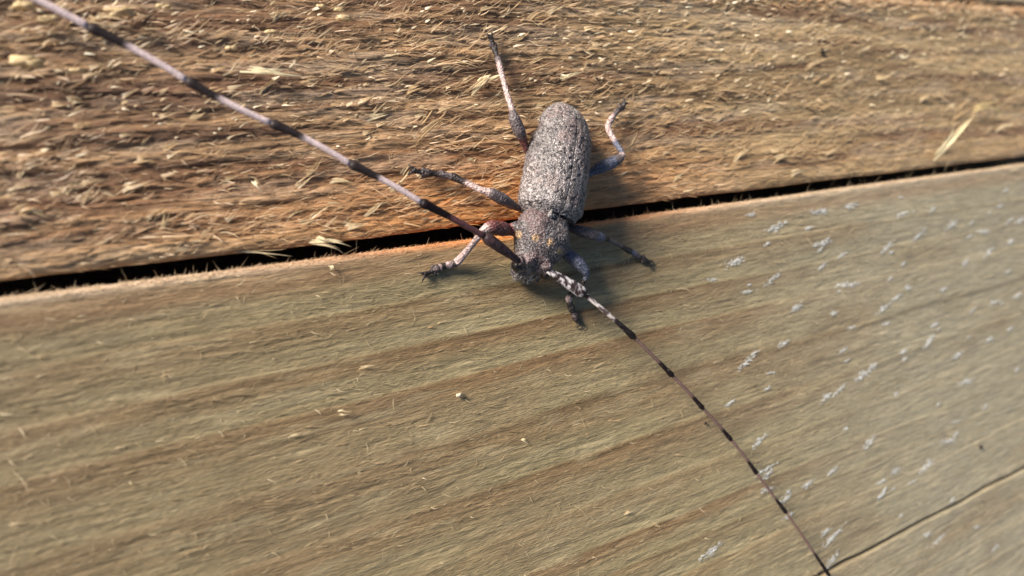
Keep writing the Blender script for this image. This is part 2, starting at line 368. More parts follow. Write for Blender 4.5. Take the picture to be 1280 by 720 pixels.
parts = []
n = 44000
x = in_view_x(n, -4.3, 9.5); y = low_edge(x) - .03 - 4.9 * rng.random(n) ** 1.05
keep = fbm2(x * 1.0, y * 7, 121, 3) > .36 + .25 * rng.random(n); x, y = x[keep], y[keep]; n = len(x)
phi = rng.normal(0.02, .16, n); bright = rng.random(n) ** 2.5
c = mix(Cl(x, y) * (0.95 + .35 * rng.random((n, 1))), (0.66, .52, .32), bright * .85)
parts.append(slivers(np.stack([x, y, Hl(x, y) - .002], -1), dirs(phi), np.tile(Zup, (n, 1)), 0.02 + rng.gamma(2, .02, n), 0.003 + 0.008 * rng.random(n) ** 2.5, rng.normal(.10, .09, n), rng.normal(-.1, .2, n), c, bend=rng.normal(0, .25, n)))
n = 2800
x = in_view_x(n, -4.3, 9.5); y = low_edge(x) - .05 - 4.8 * rng.random(n)
parts.append(slivers(np.stack([x, y, Hl(x, y)], -1), dirs(rng.normal(.2, 1.0, n)), np.tile(Zup, (n, 1)), .03 + rng.gamma(2, .02, n), 0.003 + 0.004 * rng.random(n), rng.normal(.3, .25, n), rng.normal(-.6, .8, n), mix((.5, .38, .22), (.75, .62, .42), rng.random(n)), bend=rng.normal(0, 1.3, n)))
# fuzz on the arris beside the gap
n = 6500
x = in_view_x(n, -4.3, 10.5); d = np.abs(rng.normal(0, .022, n)); y = low_edge(x) - d
warm = np.exp(-((x - 0.3) / 1.7) ** 2)  # the painted orange glow carries on in the fuzz colour
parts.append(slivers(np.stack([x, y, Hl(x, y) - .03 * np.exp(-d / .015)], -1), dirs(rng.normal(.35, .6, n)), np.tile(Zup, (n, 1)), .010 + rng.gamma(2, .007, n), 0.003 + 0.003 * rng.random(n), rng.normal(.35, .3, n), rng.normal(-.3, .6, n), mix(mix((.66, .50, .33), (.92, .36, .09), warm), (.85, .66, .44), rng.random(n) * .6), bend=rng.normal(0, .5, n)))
n = 70
x = in_view_x(n, -4.3, 9); y = low_edge(x) - .01
parts.append(slivers(np.stack([x, y, Hl(x, y) - .06], -1), dirs(rng.normal(1.3, .5, n)), np.tile(Zup, (n, 1)), .07 + rng.gamma(2, .02, n), np.full(n, .0045), rng.normal(.2, .3, n), rng.normal(0, .6, n), mix((.5, .36, .2), (.8, .66, .45), rng.random(n))))
V, Q, C = join(parts)
o = make_mesh('wood_fibres', V, Q, M_fibre, C, lo); o['kind'] = 'stuff'; o['label'] = 'fine fibres lying along the grain of the smoother plank'

# ------------------------------------------------------------------ splinters large enough to pick out
def splinter(parent, pts, w, color, flat=0.35, name='splinter', strands=None):
    """a torn chip of wood: a few flat tapering strands that share a root and part towards the tip"""
    P = np.array(pts, float); k = len(P); t = np.linspace(0, 1, k); M = 9; T = np.linspace(0, 1, M)
    ns = strands or int(rng.integers(3, 6)); VV, QQ, CC, off = [], [], [], 0
    Ltot = np.linalg.norm(P[-1] - P[0])
    for s_ in range(ns):
        end = 1.0 if s_ == 0 else rng.uniform(.45, .95); st = 0 if s_ == 0 else rng.uniform(0, .2); tt_ = st + (end - st) * T
        Q_ = np.stack([np.interp(tt_, t, P[:, i]) for i in range(3)], -1)
        for _ in range(2): Q_[1:-1] = (Q_[:-2] + 2 * Q_[1:-1] + Q_[2:]) / 4
        tan = np.gradient(Q_, axis=0); tan /= np.linalg.norm(tan, axis=1, keepdims=True) + 1e-9
        side = np.cross(Zup, tan); side /= np.linalg.norm(side, axis=1, keepdims=True) + 1e-9; upv = np.cross(tan, side)
        o0 = (s_ - (ns - 1) / 2) * w * .32; spread = rng.normal(0, .05) * Ltot * (s_ > 0)
        Q_ = Q_ + side * (o0 * (1 - .5 * T) + spread * T ** 2)[:, None] + upv * (rng.normal(0, .03) * Ltot * T ** 2 * (s_ > 0))[:, None]
        prof = w * (.55 if s_ == 0 else rng.uniform(.25, .45)) * np.interp(T, [0, .15, .5, .85, 1], [.6, 1, .8, .4, .03]) * (0.8 + .4 * rng.random(M))
        tw = rng.normal(0, .8) * T
        a_ = side * np.cos(tw)[:, None] + upv * np.sin(tw)[:, None]; b_ = np.cross(tan, a_)
        V = np.stack([Q_ - a_ * prof[:, None] / 2, Q_ + b_ * prof[:, None] * flat / 2, Q_ + a_ * prof[:, None] / 2, Q_ - b_ * prof[:, None] * flat / 2], 1).reshape(-1, 3)
        q = grid_quads(M, 4, True)[:, ::-1] + off; off += len(V)
        c = np.array(color)[None, None] * (0.8 + .35 * rng.random((M, 1, 1))) * np.array([1, .97, .92]) ** rng.uniform(-1, 2); VV.append(V); QQ.append(q); CC.append(np.repeat(c, 4, 1).reshape(-1, 3))
    return make_mesh(name, np.concatenate(VV), np.concatenate(QQ), M_fibre, np.concatenate(CC), parent, smooth=False)
PALE = (0.78, 0.64, 0.42); CREAM = (0.86, 0.76, 0.52); TAN = (0.62, 0.44, 0.25)
def sp(parent, pp, w, color, hts):
    splinter(parent, [at(a, b_, h) for (a, b_), h in zip(pp, hts)], w, color)
sp(up, [(385, 302), (412, 300), (428, 303), (440, 308)], .03, CREAM, [.0, .05, .08, .05])
sp(up, [(388, 303), (410, 306), (424, 311), (430, 317)], .024, PALE, [.0, .04, .05, .0])
sp(up, [(396, 296), (404, 298), (412, 302), (420, 304)], .02, PALE, [.02, .08, .08, .06])
sp(up, [(292, 313), (318, 314), (345, 317), (367, 320)], .022, PALE, [-.02, -.01, .01, .01])
sp(up, [(300, 86), (330, 88), (360, 91), (388, 95)], .035, CREAM, [.06, .12, .14, .12])
sp(up, [(316, 226), (320, 230), (324, 234), (329, 240)], .03, CREAM, [.05, .08, .09, .08])
sp(up, [(1166, 200), (1180, 184), (1198, 165), (1217, 143)], .10, CREAM, [.0, .14, .26, .34])
sp(up, [(1214, 138), (1228, 132), (1242, 132), (1253, 138)], .05, (.86, .72, .4), [.06, .12, .12, .06])
sp(up, [(1240, 132), (1248, 138), (1252, 142), (1250, 150)], .03, (.8, .66, .3), [.12, .1, .08, .05])
sp(up, [(594, 110), (604, 100), (615, 95), (630, 90)], .07, CREAM, [.02, .07, .12, .14])
sp(up, [(588, 118), (600, 106), (608, 98), (612, 92)], .05, PALE, [.02, .06, .1, .13])
sp(up, [(520, 175), (545, 150), (556, 148), (568, 146)], .03, TAN, [.02, .06, .06, .05])
sp(up, [(700, 97), (712, 94), (722, 91), (731, 88)], .02, CREAM, [.02, .07, .09, .1])
sp(up, [(840, 228), (848, 220), (858, 212), (866, 206)], .02, PALE, [.02, .05, .07, .08])
sp(up, [(880, 60), (888, 62), (896, 63), (905, 64)], .02, PALE, [.02, .05, .07, .08])
sp(up, [(520, 58), (540, 50), (555, 46), (566, 42)], .02, PALE, [.02, .05, .07, .08])
# pale wood chips rounded to stand for blurred glints at the upper left, near the lens
GLINT_CHIPS = [(35, 78, 1.0), (30, 8, .7), (150, 15, .8), (60, 24, .6), (205, 8, .45), (430, 22, .6), (340, 40, .4), (98, 88, .4), (402, 8, .4), (290, 60, .35), (424, 12, .4)]
# others, scattered as the saw left them
for i in range(190):
    px, py = rng.uniform(0, 1270), rng.uniform(4, 300)
    p = at(px, py, 0.0)
    if not (up_edge(p[0]) + .05 < p[1] < TOPE - .03): continue
    dz = abs((p - CAM) @ (R @ np.array([0, 0, -1.0])))
    Ls = rng.uniform(16, 34) / FPX * dz * rng.uniform(.8, 1.4); ph = rng.normal(.35, .3); hd = dirs(np.array([ph]))[0]
    z0 = float(Hu(p[:1], p[1:2])[0]); lf = rng.uniform(.12, .5); b0 = np.array([p[0], p[1], z0 - .01])
    sd_ = np.array([-hd[1], hd[0], 0]) * rng.normal(0, .08)
    pts = [b0, b0 + hd * Ls * .33 + Zup * lf * Ls * .45 + sd_ * Ls, b0 + hd * Ls * .66 + Zup * lf * Ls * .75 + sd_ * Ls * .6, b0 + hd * Ls + Zup * lf * Ls * .9]
    splinter(up, pts, rng.uniform(.016, .045), mix(np.array(TAN), np.array(PALE), rng.random() ** 1.3))
# bits on the lower board
sp(lo, [(422, 514), (428, 512), (434, 516), (441, 512)], .012, CREAM, [.02, .04, .04, .04])
sp(lo, [(424, 518), (430, 518), (436, 517), (440, 516)], .016, PALE, [.02, .04, .04, .04])
sp(lo, [(448, 460), (460, 458), (474, 457), (487, 455)], .013, PALE, [.01, .03, .03, .02])
sp(lo, [(652, 548), (655, 550), (658, 552), (661, 554)], .018, CREAM, [.02, .03, .03, .03])
sp(lo, [(360, 545), (372, 543), (382, 540), (390, 538)], .02, PALE, [.01, .03, .03, .02])
sp(lo, [(780, 642), (786, 640), (790, 639), (796, 637)], .018, PALE, [.01, .03, .03, .02])
sp(lo, [(412, 331), (416, 334), (414, 338), (410, 334)], .014, CREAM, [.02, .05, .05, .03])
sp(lo, [(1180, 215), (1183, 208), (1186, 204), (1190, 202)], .014, CREAM, [.0, .06, .09, .1])
sp(lo, [(1262, 214), (1268, 212), (1273, 210), (1278, 208)], .014, CREAM, [.0, .03, .05, .06])
for i in range(36):
    px, py = rng.uniform(10, 1100), rng.uniform(380, 712)
    p = at(px, py, 0.0); dz = abs((p - CAM) @ (R @ np.array([0, 0, -1.0])))
    Ls = rng.uniform(10, 26) / FPX * dz; hd = dirs(np.array([rng.normal(.02, .15)]))[0]
    b0 = np.array([p[0], p[1], float(Hl(p[:1], p[1:2])[0])])
    splinter(lo, [b0, b0 + hd * Ls * .33 + Zup * .008, b0 + hd * Ls * .66 + Zup * .012, b0 + hd * Ls + Zup * .014], rng.uniform(.005, .012), mix(np.array(TAN), np.array(PALE), rng.random()))

# white flecks: small ragged flakes of lifted surface
FL = [(int(a_), int(b_), c_) for a_, b_, c_ in zip(rng.uniform(930, 1275, 46), rng.uniform(235, 700, 46), rng.uniform(.3, .75, 46)) if b_ > 215 + (1280 - a_) * .12] + [(918, 327, 1.1), (963, 350, 1.2), (1022, 265, 1.2), (969, 283, 1.2), (1057, 356, 1.2), (1026, 333, .9), (1025, 305, 1.0), (1061, 258, .9), (1107, 310, 1.1), (1127, 268, .9),
      (1147, 295, 1.1), (1187, 282, 1.1), (1205, 328, 1.1), (1234, 316, 1.1), (1228, 290, 1.0), (1262, 302, 1.0), (1242, 378, 1.1), (1270, 370, .8), (1160, 427, 1.2), (1195, 445, 1.1), (1133, 360, 1.0),
      (1104, 385, 1.0), (1120, 372, .8), (994, 385, .9), (1041, 392, .9), (932, 452, 1.0), (978, 430, .8), (1075, 470, 1.2), (1085, 462, .9), (1030, 497, .9), (1046, 488, .7), (1085, 552, 1.2),
      (1185, 552, 1.1), (1155, 584, .9), (1117, 590, .9), (1101, 602, .7), (1100, 618, 1.0), (1008, 606, 1.0), (1038, 590, .8), (955, 588, .8), (948, 552, 1.0), (888, 689, 1.1), (1038, 673, 1.2),
      (1040, 700, 1.1), (1172, 676, .9), (1158, 668, .7), (980, 624, 1.0), (1120, 493, .6), (1205, 478, 1.2), (1234, 425, .8), (1248, 258, .9), (1273, 276, .9), (1210, 296, .8), (1258, 340, .8),
      (1128, 440, .8), (1230, 510, .7), (1256, 238, .7), (1165, 262, .7), (1178, 362, .8), (1215, 388, .7), (985, 645, .7), (910, 505, .6), (1010, 285, .6), (1128, 330, .7), (890, 350, .6), (1062, 410, .6), (1270, 462, .7), (1190, 625, .6)]
for (px, py, s) in FL:
    p = at(px, py, 0); s = s * rng.uniform(.8, 1.15)
    n = int(60 * s)
    dx = rng.normal(0, .065 * s * rng.uniform(.6, 1.3), n); x = p[0] + dx; y = p[1] + rng.normal(0, .013 * s, n) + dx * rng.uniform(-.15, .45)
    Pn = np.stack([x, y, Hl(x, y) + .003 + .006 * rng.random(n)], -1)
    c = mix((0.50, .48, .43), (0.84, .84, .83), rng.random(n))
    v, q, c = slivers(Pn, dirs(rng.normal(.1, .35, n)), np.tile(Zup, (n, 1)), .015 + .035 * rng.random(n) * s, .005 + .012 * rng.random(n) ** 2, rng.normal(.06, .09, n), rng.normal(0, .2, n), c, rings=3, taper=.3, V=.25)
    make_mesh('pale_fleck', v, q, M_fleck, c, lo)
# a rounded white grain and dark specks
def blob(name, parent, c0, r, mat, color, squash=(1, 1, 1), seed=0, rough=.45, n=12):
    th = np.linspace(0, np.pi, n); ph = np.linspace(0, 2 * np.pi, 2 * n, endpoint=False)
    T_, P_ = np.meshgrid(th, ph, indexing='ij'); U = np.stack([np.sin(T_) * np.cos(P_), np.sin(T_) * np.sin(P_), np.cos(T_)], -1).reshape(-1, 3)
    rr = 1 + rough * (noise3(U + 5, 2.5, seed) - .5) * 2
    V = U * rr[:, None] * np.array(squash) * r + np.array(c0)
    return V, grid_quads(n, 2 * n, True)[:, ::-1], np.tile(color, (len(V), 1))
for (px, py, s) in GLINT_CHIPS:
    v, q, c = blob('glint_chip', up, at(px, py, .11), .066 * s, M_fleck, (.80, .62, .36), (1.5, .6, .45), int(px), .7, 10)
    make_mesh('glint_chip', v, q, M_fibre, c * (.8 + .3 * rng.random((len(c), 1))), up)
for (px, py, r, colr, par, nm) in [(574, 494, .022, (.66, .58, .42), lo, 'resin_grain'),                                    (1028, 64, .03, (.01, .008, .008), up, 'dark_speck'), (900, 94, .016, (.01, .008, .008), up, 'dark_speck'), (882, 529, .014, (.02, .015, .01), lo, 'dark_speck'), (1226, 558, .025, (.06, .05, .04), lo, 'dark_speck'), (746, 98, .012, (.01, .01, .01), up, 'dark_speck')]:
    v, q, c = blob(nm, par, at(px, py, .03), r, M_fleck, colr, (1.3, .9, .6), int(px)); make_mesh(nm, v, q, M_fleck, c, par)

# ------------------------------------------------------------------ the beetle
beetle = empty('longhorn_beetle', tuple(at(685, 260, 0)))
beetle['label'] = 'grey speckled longhorn beetle with very long banded antennae, straddling the gap between the planks'
beetle['category'] = 'beetle'
bpy.context.view_layer.update()
def adopt(o, parent=beetle):
    o.parent = parent; o.matrix_parent_inverse = Matrix.Translation(-beetle.location) if parent is beetle else Matrix.Identity(4)
    return o
# centre line from the tail to the face: pixel position on the axis, height of the axis, half width, rise of the back, belly depth
SP = [  # px, py, h, halfw, top, bottom
    (710, 134, .16, .03, .03, .04), (709, 138, .18, .14, .10, .08), (707, 150, .20, .215, .16, .11), (703, 170, .22, .27, .205, .14), (698, 195, .23, .298, .225, .15),
    (694, 220, .24, .30, .23, .16), (690, 245, .24, .305, .225, .16), (687, 263, .24, .298, .21, .16), (685, 272, .23, .25, .16, .15)]
def axis(samples, spec):
    P = np.array([at(a, b_, h) for a, b_, h, *_ in spec]); rest = np.array([s[3:] for s in spec])
    dl = np.concatenate([[0], np.cumsum(np.linalg.norm(np.diff(P, axis=0), axis=1))]); t = dl / dl[-1]
    T = np.linspace(0, 1, samples)
    Pi = np.stack([np.interp(T, t, P[:, i]) for i in range(3)], -1); Ri = np.stack([np.interp(T, t, rest[:, i]) for i in range(rest.shape[1])], -1)
    k = max(3, samples // 14)
    ker = np.hanning(k + 2)[1:-1]; ker /= ker.sum()
    def sm(a):
        out = a.copy()
        for i in range(a.shape[1]):
            p = np.concatenate([2 * a[0, i] - a[k:0:-1, i], a[:, i], 2 * a[-1, i] - a[-2:-k - 2:-1, i]])
            out[:, i] = np.convolve(p, ker, 'same')[k:-k]
        return out
    Pi = sm(Pi); Ri2 = sm(Ri)
    tan = np.gradient(Pi, axis=0); tan[:, 2] *= .3; tan /= np.linalg.norm(tan, axis=1, keepdims=True)
    side = np.cross(Zup, tan); side /= np.linalg.norm(side, axis=1, keepdims=True)
    return T, Pi, Ri2, tan, side, dl[-1]
def section(ang, w, top, bot, e=0.85):
    c, s = np.cos(ang), np.sin(ang)
    return np.sign(c) * np.abs(c) ** e * w, np.where(s > 0, np.abs(s) ** .9 * top, -np.abs(s) ** .9 * bot)
def loft(spec, samples, n, extra=None, e=.85):
    T, P, Rr, tan, side, LL = axis(samples, spec)
    ang = np.linspace(0, 2 * np.pi, n, endpoint=False)
    X_, Y_ = section(ang[None], Rr[:, 0:1], Rr[:, 1:2], Rr[:, 2:3], e)
    if extra is not None: X_, Y_ = extra(T[:, None], ang[None], X_, Y_)
    V = P[:, None] + side[:, None] * X_[..., None] + Zup * Y_[..., None]
    V = V.reshape(-1, 3); q = grid_quads(samples, n, True)
    # caps
    c0, c1 = len(V), len(V) + 1
    V = np.concatenate([V, P[:1], P[-1:]])
    j = np.arange(n); j2 = (j + 1) % n
    tr = np.concatenate([np.stack([np.full(n, c0), j2, j], -1), np.stack([np.full(n, c1), (samples - 1) * n + j, (samples - 1) * n + j2], -1)])
    return V, q, tr
def tube(pts, radii, n=12, sub=6):
    P = np.array(pts, float); r = np.array(radii, float); k = len(P); t = np.arange(k); T = np.linspace(0, k - 1, (k - 1) * sub + 1)
    # catmull-rom through the points
    Pe = np.concatenate([[2 * P[0] - P[1]], P, [2 * P[-1] - P[-2]]]); i = np.minimum(T.astype(int), k - 2); f = (T - i)[:, None]
    a, b_, c, d = Pe[i], Pe[i + 1], Pe[i + 2], Pe[i + 3]
    Q_ = .5 * (2 * b_ + (c - a) * f + (2 * a - 5 * b_ + 4 * c - d) * f ** 2 + (3 * b_ - a - 3 * c + d) * f ** 3)
    Q_ = Q_ * .6 + np.stack([np.interp(T, t, P[:, j]) for j in range(3)], -1) * .4
    rr = np.interp(T, t, r)
    tan = np.gradient(Q_, axis=0); tan /= np.linalg.norm(tan, axis=1, keepdims=True) + 1e-12
    side = np.cross(Zup, tan); ln = np.linalg.norm(side, axis=1, keepdims=True); side = np.where(ln > 1e-4, side / (ln + 1e-9), [1, 0, 0]); upv = np.cross(tan, side)
    ang = np.linspace(0, 2 * np.pi, n, endpoint=False)
    V = Q_[:, None] + (side[:, None] * np.cos(ang)[None, :, None] + upv[:, None] * np.sin(ang)[None, :, None]) * rr[:, None, None]
    m = len(Q_); V = V.reshape(-1, 3); q = grid_quads(m, n, True)[:, ::-1]
    c0, c1 = len(V), len(V) + 1; V = np.concatenate([V, Q_[:1], Q_[-1:]]); j = np.arange(n); j2 = (j + 1) % n
    tr = np.concatenate([np.stack([np.full(n, c0), j, j2], -1), np.stack([np.full(n, c1), (m - 1) * n + j2, (m - 1) * n + j], -1)])
    return V, q, tr, Q_, T

shapes = []      # (verts, quads, tris) that become the one continuous body
# abdomen and breast under the wing cases
AB = [(a, b_, h - .02, w * .93, t * .8, bo) for a, b_, h, w, t, bo in SP]
shapes.append(loft(AB, 50, 36))
# pronotum with its side spines and bumps
PR = [(686, 265, .24, .15, .08, .11), (685, 270, .25, .20, .14, .13), (680, 284, .26, .24, .19, .15), (676, 298, .26, .262, .20, .15), (672, 311, .25, .23, .18, .14), (668, 321, .24, .195, .15, .13), (666, 326, .23, .16, .11, .11)]
def pro_extra(T, ang, X_, Y_):
    sp_ = np.exp(-((T - .58) / .09) ** 2) * np.exp(-((np.minimum(np.abs(ang), np.abs(2 * np.pi - ang))) / .28) ** 2)
    sp2 = np.exp(-((T - .58) / .09) ** 2) * np.exp(-((ang - np.pi) / .28) ** 2)
    X_ = X_ + .075 * (sp_ - sp2)
    for (t0, a0, k) in ((.45, 1.05, .02), (.45, 2.1, .02), (.7, 1.57, .014), (.3, 1.57, -.012)):
        Y_ = Y_ + k * np.exp(-((T - t0) / .12) ** 2 - ((ang - a0) / .22) ** 2)
    Y_ = Y_ - .012 * np.exp(-((T - .9) / .05) ** 2) * (np.sin(ang) > 0)
    return X_, Y_
shapes.append(loft(PR, 60, 48, pro_extra))
# head, bent down
HD = [(669, 318, .24, .15, .12, .12), (667, 325, .24, .175, .14, .13), (664, 333, .22, .18, .13, .14), (661, 340, .19, .165, .11, .14), (658, 345, .15, .13, .09, .11), (656, 348, .11, .08, .06, .07)]
def head_extra(T, ang, X_, Y_):
    for a0 in (.95, 2.2): Y_ = Y_ + .05 * np.exp(-((T - .45) / .16) ** 2 - ((ang - a0) / .3) ** 2)
    return X_, Y_ - .03 * np.exp(-((T - .45) / .25) ** 2 - ((ang - 1.57) / .22) ** 2)
shapes.append(loft(HD, 40, 40, head_extra))
# jaws and feelers of the mouth
for pts, rr in [([(650, 338, .13), (646, 344, .08), (647, 350, .04)], [.05, .04, .015]), ([(664, 343, .12), (660, 350, .08), (653, 353, .04)], [.05, .04, .015]),
                ([(644, 334, .10), (641, 341, .06), (644, 346, .03)], [.03, .022, .012]), ([(672, 342, .1), (672, 349, .06), (668, 353, .03)], [.025, .02, .012])]:
    v, q, t, _, _ = tube([at(*p) for p in pts], rr, 10); shapes.append((v, q, t))
# antenna sockets
SOCK_L, SOCK_R = (648, 326, .335), (684, 338, .31)
for s_ in (SOCK_L, SOCK_R):
    v, q, t, _, _ = tube([at(s_[0] + (6 if s_ is SOCK_L else -6), s_[1] - 2, s_[2] - .08), at(*s_)], [.055, .04], 12); shapes.append((v, q, t))

# legs: (px, py, height, radius, tone) - tone 0 grey femur, 1 reddish, 2 whitish, 3 dark, 4 blue-grey, skylit shade painted on the right legs
LEGS = [
 ('fore left', [(650, 292, .16, .045, 1), (640, 289, .20, .040, 1), (628, 286, .26, .066, 1), (614, 284, .30, .062, 1), (604, 288, .30, .032, 2), (600, 294, .28, .030, 2), (590, 306, .20, .027, 2), (580, 318, .12, .030, 2), (571, 328, .06, .038, 2), (568, 330, .05, .024, 3), (561, 331, .04, .030, 2), (554, 333, .03, .026, 3), (547, 335, .03, .034, 2), (538, 340, .025, .016, 3), (531, 343, .03, .022, 3)]),
 ('mid left', [(664, 266, .13, .035, 1), (652, 262, .15, .026, 0), (642, 257, .20, .036, 0), (628, 249, .26, .054, 0), (615, 242, .27, .050, 0), (607, 239, .26, .032, 2), (600, 237, .24, .028, 2), (588, 231, .19, .027, 2), (577, 226, .15, .030, 3), (566, 221, .12, .036, 3), (561, 220, .11, .026, 0), (552, 218, .10, .030, 0), (543, 217, .09, .022, 3), (534, 216, .08, .034, 3), (525, 215, .08, .018, 3), (517, 213, .08, .022, 3)]),
 ('hind left', [(672, 200, .12, .035, 1), (660, 192, .15, .024, 1), (655, 178, .20, .036, 1), (649, 163, .25, .056, 0), (643, 149, .27, .052, 0), (641, 141, .26, .032, 0), (639, 134, .25, .026, 2), (634, 118, .21, .025, 2), (629, 100, .16, .024, 2), (625, 84, .13, .025, 2), (623, 75, .11, .028, 0), (621, 69, .1, .020, 3), (618, 61, .08, .026, 3), (616, 55, .08, .016, 3), (613, 47, .08, .022, 3)]),
 ('hind right', [(724, 225, .12, .035, 4), (738, 216, .14, .034, 4), (750, 210, .18, .060, 4), (763, 204, .22, .060, 4), (773, 199, .24, .050, 0), (778, 194, .24, .030, 2), (776, 188, .23, .026, 4), (771, 181, .2, .026, 4), (766, 172, .17, .029, 2), (761, 163, .14, .031, 2), (760, 157, .12, .026, 2), (764, 149, .1, .028, 2), (769, 142, .09, .022, 0), (775, 136, .08, .024, 3), (780, 133, .08, .015, 3), (780, 129, .07, .020, 3)]),
 ('mid right', [(702, 285, .15, .040, 1), (712, 285, .17, .034, 0), (724, 288, .22, .050, 0), (738, 292, .24, .056, 0), (750, 296, .23, .046, 4), (757, 298, .21, .026, 3), (763, 301, .19, .020, 0), (772, 305, .15, .022, 0), (780, 310, .11, .024, 3), (786, 313, .08, .028, 3), (790, 315, .07, .024, 4), (796, 319, .05, .030, 0), (801, 322, .04, .020, 3), (806, 325, .035, .026, 3), (811, 328, .03, .016, 3)]),
 ('fore right', [(690, 308, .15, .045, 4), (702, 314, .20, .044, 4), (712, 320, .25, .060, 4), (723, 329, .28, .062, 4), (731, 338, .28, .046, 4), (733, 345, .26, .026, 4), (729, 353, .22, .022, 3), (722, 361, .16, .024, 3), (714, 368, .10, .028, 3), (711, 373, .08, .030, 2), (712, 379, .06, .026, 3), (714, 385, .05, .032, 3), (717, 391, .04, .022, 3), (719, 397, .035, .030, 3), (723, 402, .03, .020, 3)]),
]
TONE = np.array([(0.12, 0.095, 0.10), (0.15, 0.05, 0.048), (0.44, 0.32, 0.31), (0.02, 0.014, 0.014), (0.115, 0.125, 0.18)])
leg_pts, leg_tone = [], []
for nm, L_ in LEGS:
    P = [at(a, b_, h) for a, b_, h, r, c in L_]
    # feet stand on the real surface, which is uneven
    for i in range(len(P)):
        p = P[i]; hs = max(float(Hu(p[:1], p[1:2])[0]) if p[1] > low_edge(p[:1])[0] else float(Hl(p[:1], p[1:2])[0]), -.03)
        P[i] = p + Zup * max(0, hs + L_[i][3] * .9 - p[2])
    v, q, t, Qc, T = tube(P, [x_[3] * (1.12 if i_ >= len(L_) - 6 else 1) for i_, x_ in enumerate(L_)], 14, 5); shapes.append((v, q, t))
    tn = np.array([x_[4] for x_ in L_]); i0 = np.minimum(T.astype(int), len(L_) - 2); f = (T - i0)[:, None]
    leg_pts.append(Qc); leg_tone.append(TONE[tn[i0]] * (1 - sstep(.25, .75, f)) + TONE[tn[i0 + 1]] * sstep(.25, .75, f))
    # padded lobes and a pair of claws
    end = P[-1]; dr = nrm(P[-1] - P[-3]); sdv = nrm(np.cross(Zup, dr))
    for k in (-1, 1):
        cl = [end - dr * .02, end + dr * .025 + sdv * k * .022 + Zup * .012, end + dr * .045 + sdv * k * .045 - Zup * .012]
        v, q, t, Qc, _ = tube(cl, [.014, .011, .006], 8, 4); shapes.append((v, q, t)); leg_pts.append(Qc); leg_tone.append(np.tile(TONE[3], (len(Qc), 1)))
        lb = P[-3]
        v, q, t, Qc, _ = tube([lb, lb + dr * .03 + sdv * k * .026, lb + dr * .055 + sdv * k * .032 - Zup * .004], [.016, .018, .010], 8, 4); shapes.append((v, q, t)); leg_pts.append(Qc); leg_tone.append(np.tile(TONE[3] * 3, (len(Qc), 1)))

V, Qd, Tr, off = [], [], [], 0
for v, q, t in shapes:
    V.append(v); Qd.append(q + off); Tr.append(t + off); off += len(v)
src = make_mesh('body', np.concatenate(V), np.concatenate(Qd), None, None, None, tris=np.concatenate(Tr))
# outward normals for every shell, then one voxel skin over all of them
import bmesh
bm = bmesh.new(); bm.from_mesh(src.data); bmesh.ops.recalc_face_normals(bm, faces=bm.faces); bm.to_mesh(src.data); bm.free()
md = src.modifiers.new('skin', 'REMESH'); md.mode = 'VOXEL'; md.voxel_size = 0.0075; md.use_smooth_shade = True
dg = bpy.context.evaluated_depsgraph_get(); ev = src.evaluated_get(dg); nm_ = bpy.data.meshes.new_from_object(ev)
bpy.data.objects.remove(src)
nv = len(nm_.vertices); co = np.zeros(nv * 3, np.float32); nm_.vertices.foreach_get('co', co); co = co.reshape(-1, 3).astype(float)
no = np.zeros(nv * 3, np.float32); nm_.vertices.foreach_get('normal', no); no = no.reshape(-1, 3).astype(float)
from mathutils.kdtree import KDTree
LP = np.concatenate(leg_pts); LT = np.concatenate(leg_tone)
kd = KDTree(len(LP))
for i, p in enumerate(LP): kd.insert(p, i)
kd.balance()
near = [kd.find(c_) for c_ in co]
ni = np.array([a[1] for a in near]); nd = np.array([a[2] for a in near])
g1, g2 = noise3(co, 85, 3), noise3(co, 34, 5)
# pronotum and head colours
body_c = mix((0.055, 0.044, 0.047), (0.22, 0.195, 0.20), sstep(.42, .66, g1))
body_c = mix(body_c, (0.07, 0.05, 0.055), sstep(.55, .72, g2) * .85)
body_c = mix(body_c, (0.17, 0.085, 0.085), sstep(.5, .75, noise3(co, 9, 8)) * .4)
SPOTS = [(648, 293), (669, 297), (688, 303), (699, 314)]
for (px, py) in SPOTS:
    s0 = at(px, py, .42); ry = nrm(s0 - CAM); rel = co - CAM; dd = np.linalg.norm(rel - (rel @ ry)[:, None] * ry, axis=1) + .014 * (g2 - .5)
    body_c = mix(body_c, (0.50, 0.31, 0.16), (1 - sstep(.022, .038, dd)) * (co[:, 2] > .25) * (.5 + .5 * g1))
head_d = np.linalg.norm((co - at(656, 346, .1)), axis=1)
body_c = mix(body_c, (0.60, 0.52, 0.46), (1 - sstep(.08, .17, head_d)) * sstep(.4, .6, g1))
legw = 1 - sstep(.062, .085, nd)
lc = LT[ni]; lc = lc * (0.85 + .3 * sstep(.35, .65, g1))[:, None]
lc = mix(lc, (0.08, 0.06, 0.07), sstep(.6, .75, noise3(co, 60, 11)) * .15)
colr = mix(body_c, lc, legw)
disp = 0.007 * (g1 - .5) * (1 - .8 * legw) + 0.008 * (g2 - .5) * (1 - .85 * legw)
co2 = co + no * disp[:, None]
nm_.vertices.foreach_set('co', co2.astype(np.float32).ravel())
ca = nm_.color_attributes.new('tint', 'FLOAT_COLOR', 'POINT'); cc = np.ones((nv, 4), np.float32); cc[:, :3] = colr; ca.data.foreach_set('color', cc.ravel())
nm_.materials.clear(); nm_.materials.append(M_chitin)
nm_.polygons.foreach_set('use_smooth', np.ones(len(nm_.polygons), bool)); nm_.name = 'body'
body = bpy.data.objects.new('body', nm_); COL.objects.link(body); adopt(body)
body['label'] = 'head, pronotum with four orange spots, abdomen and six banded legs'

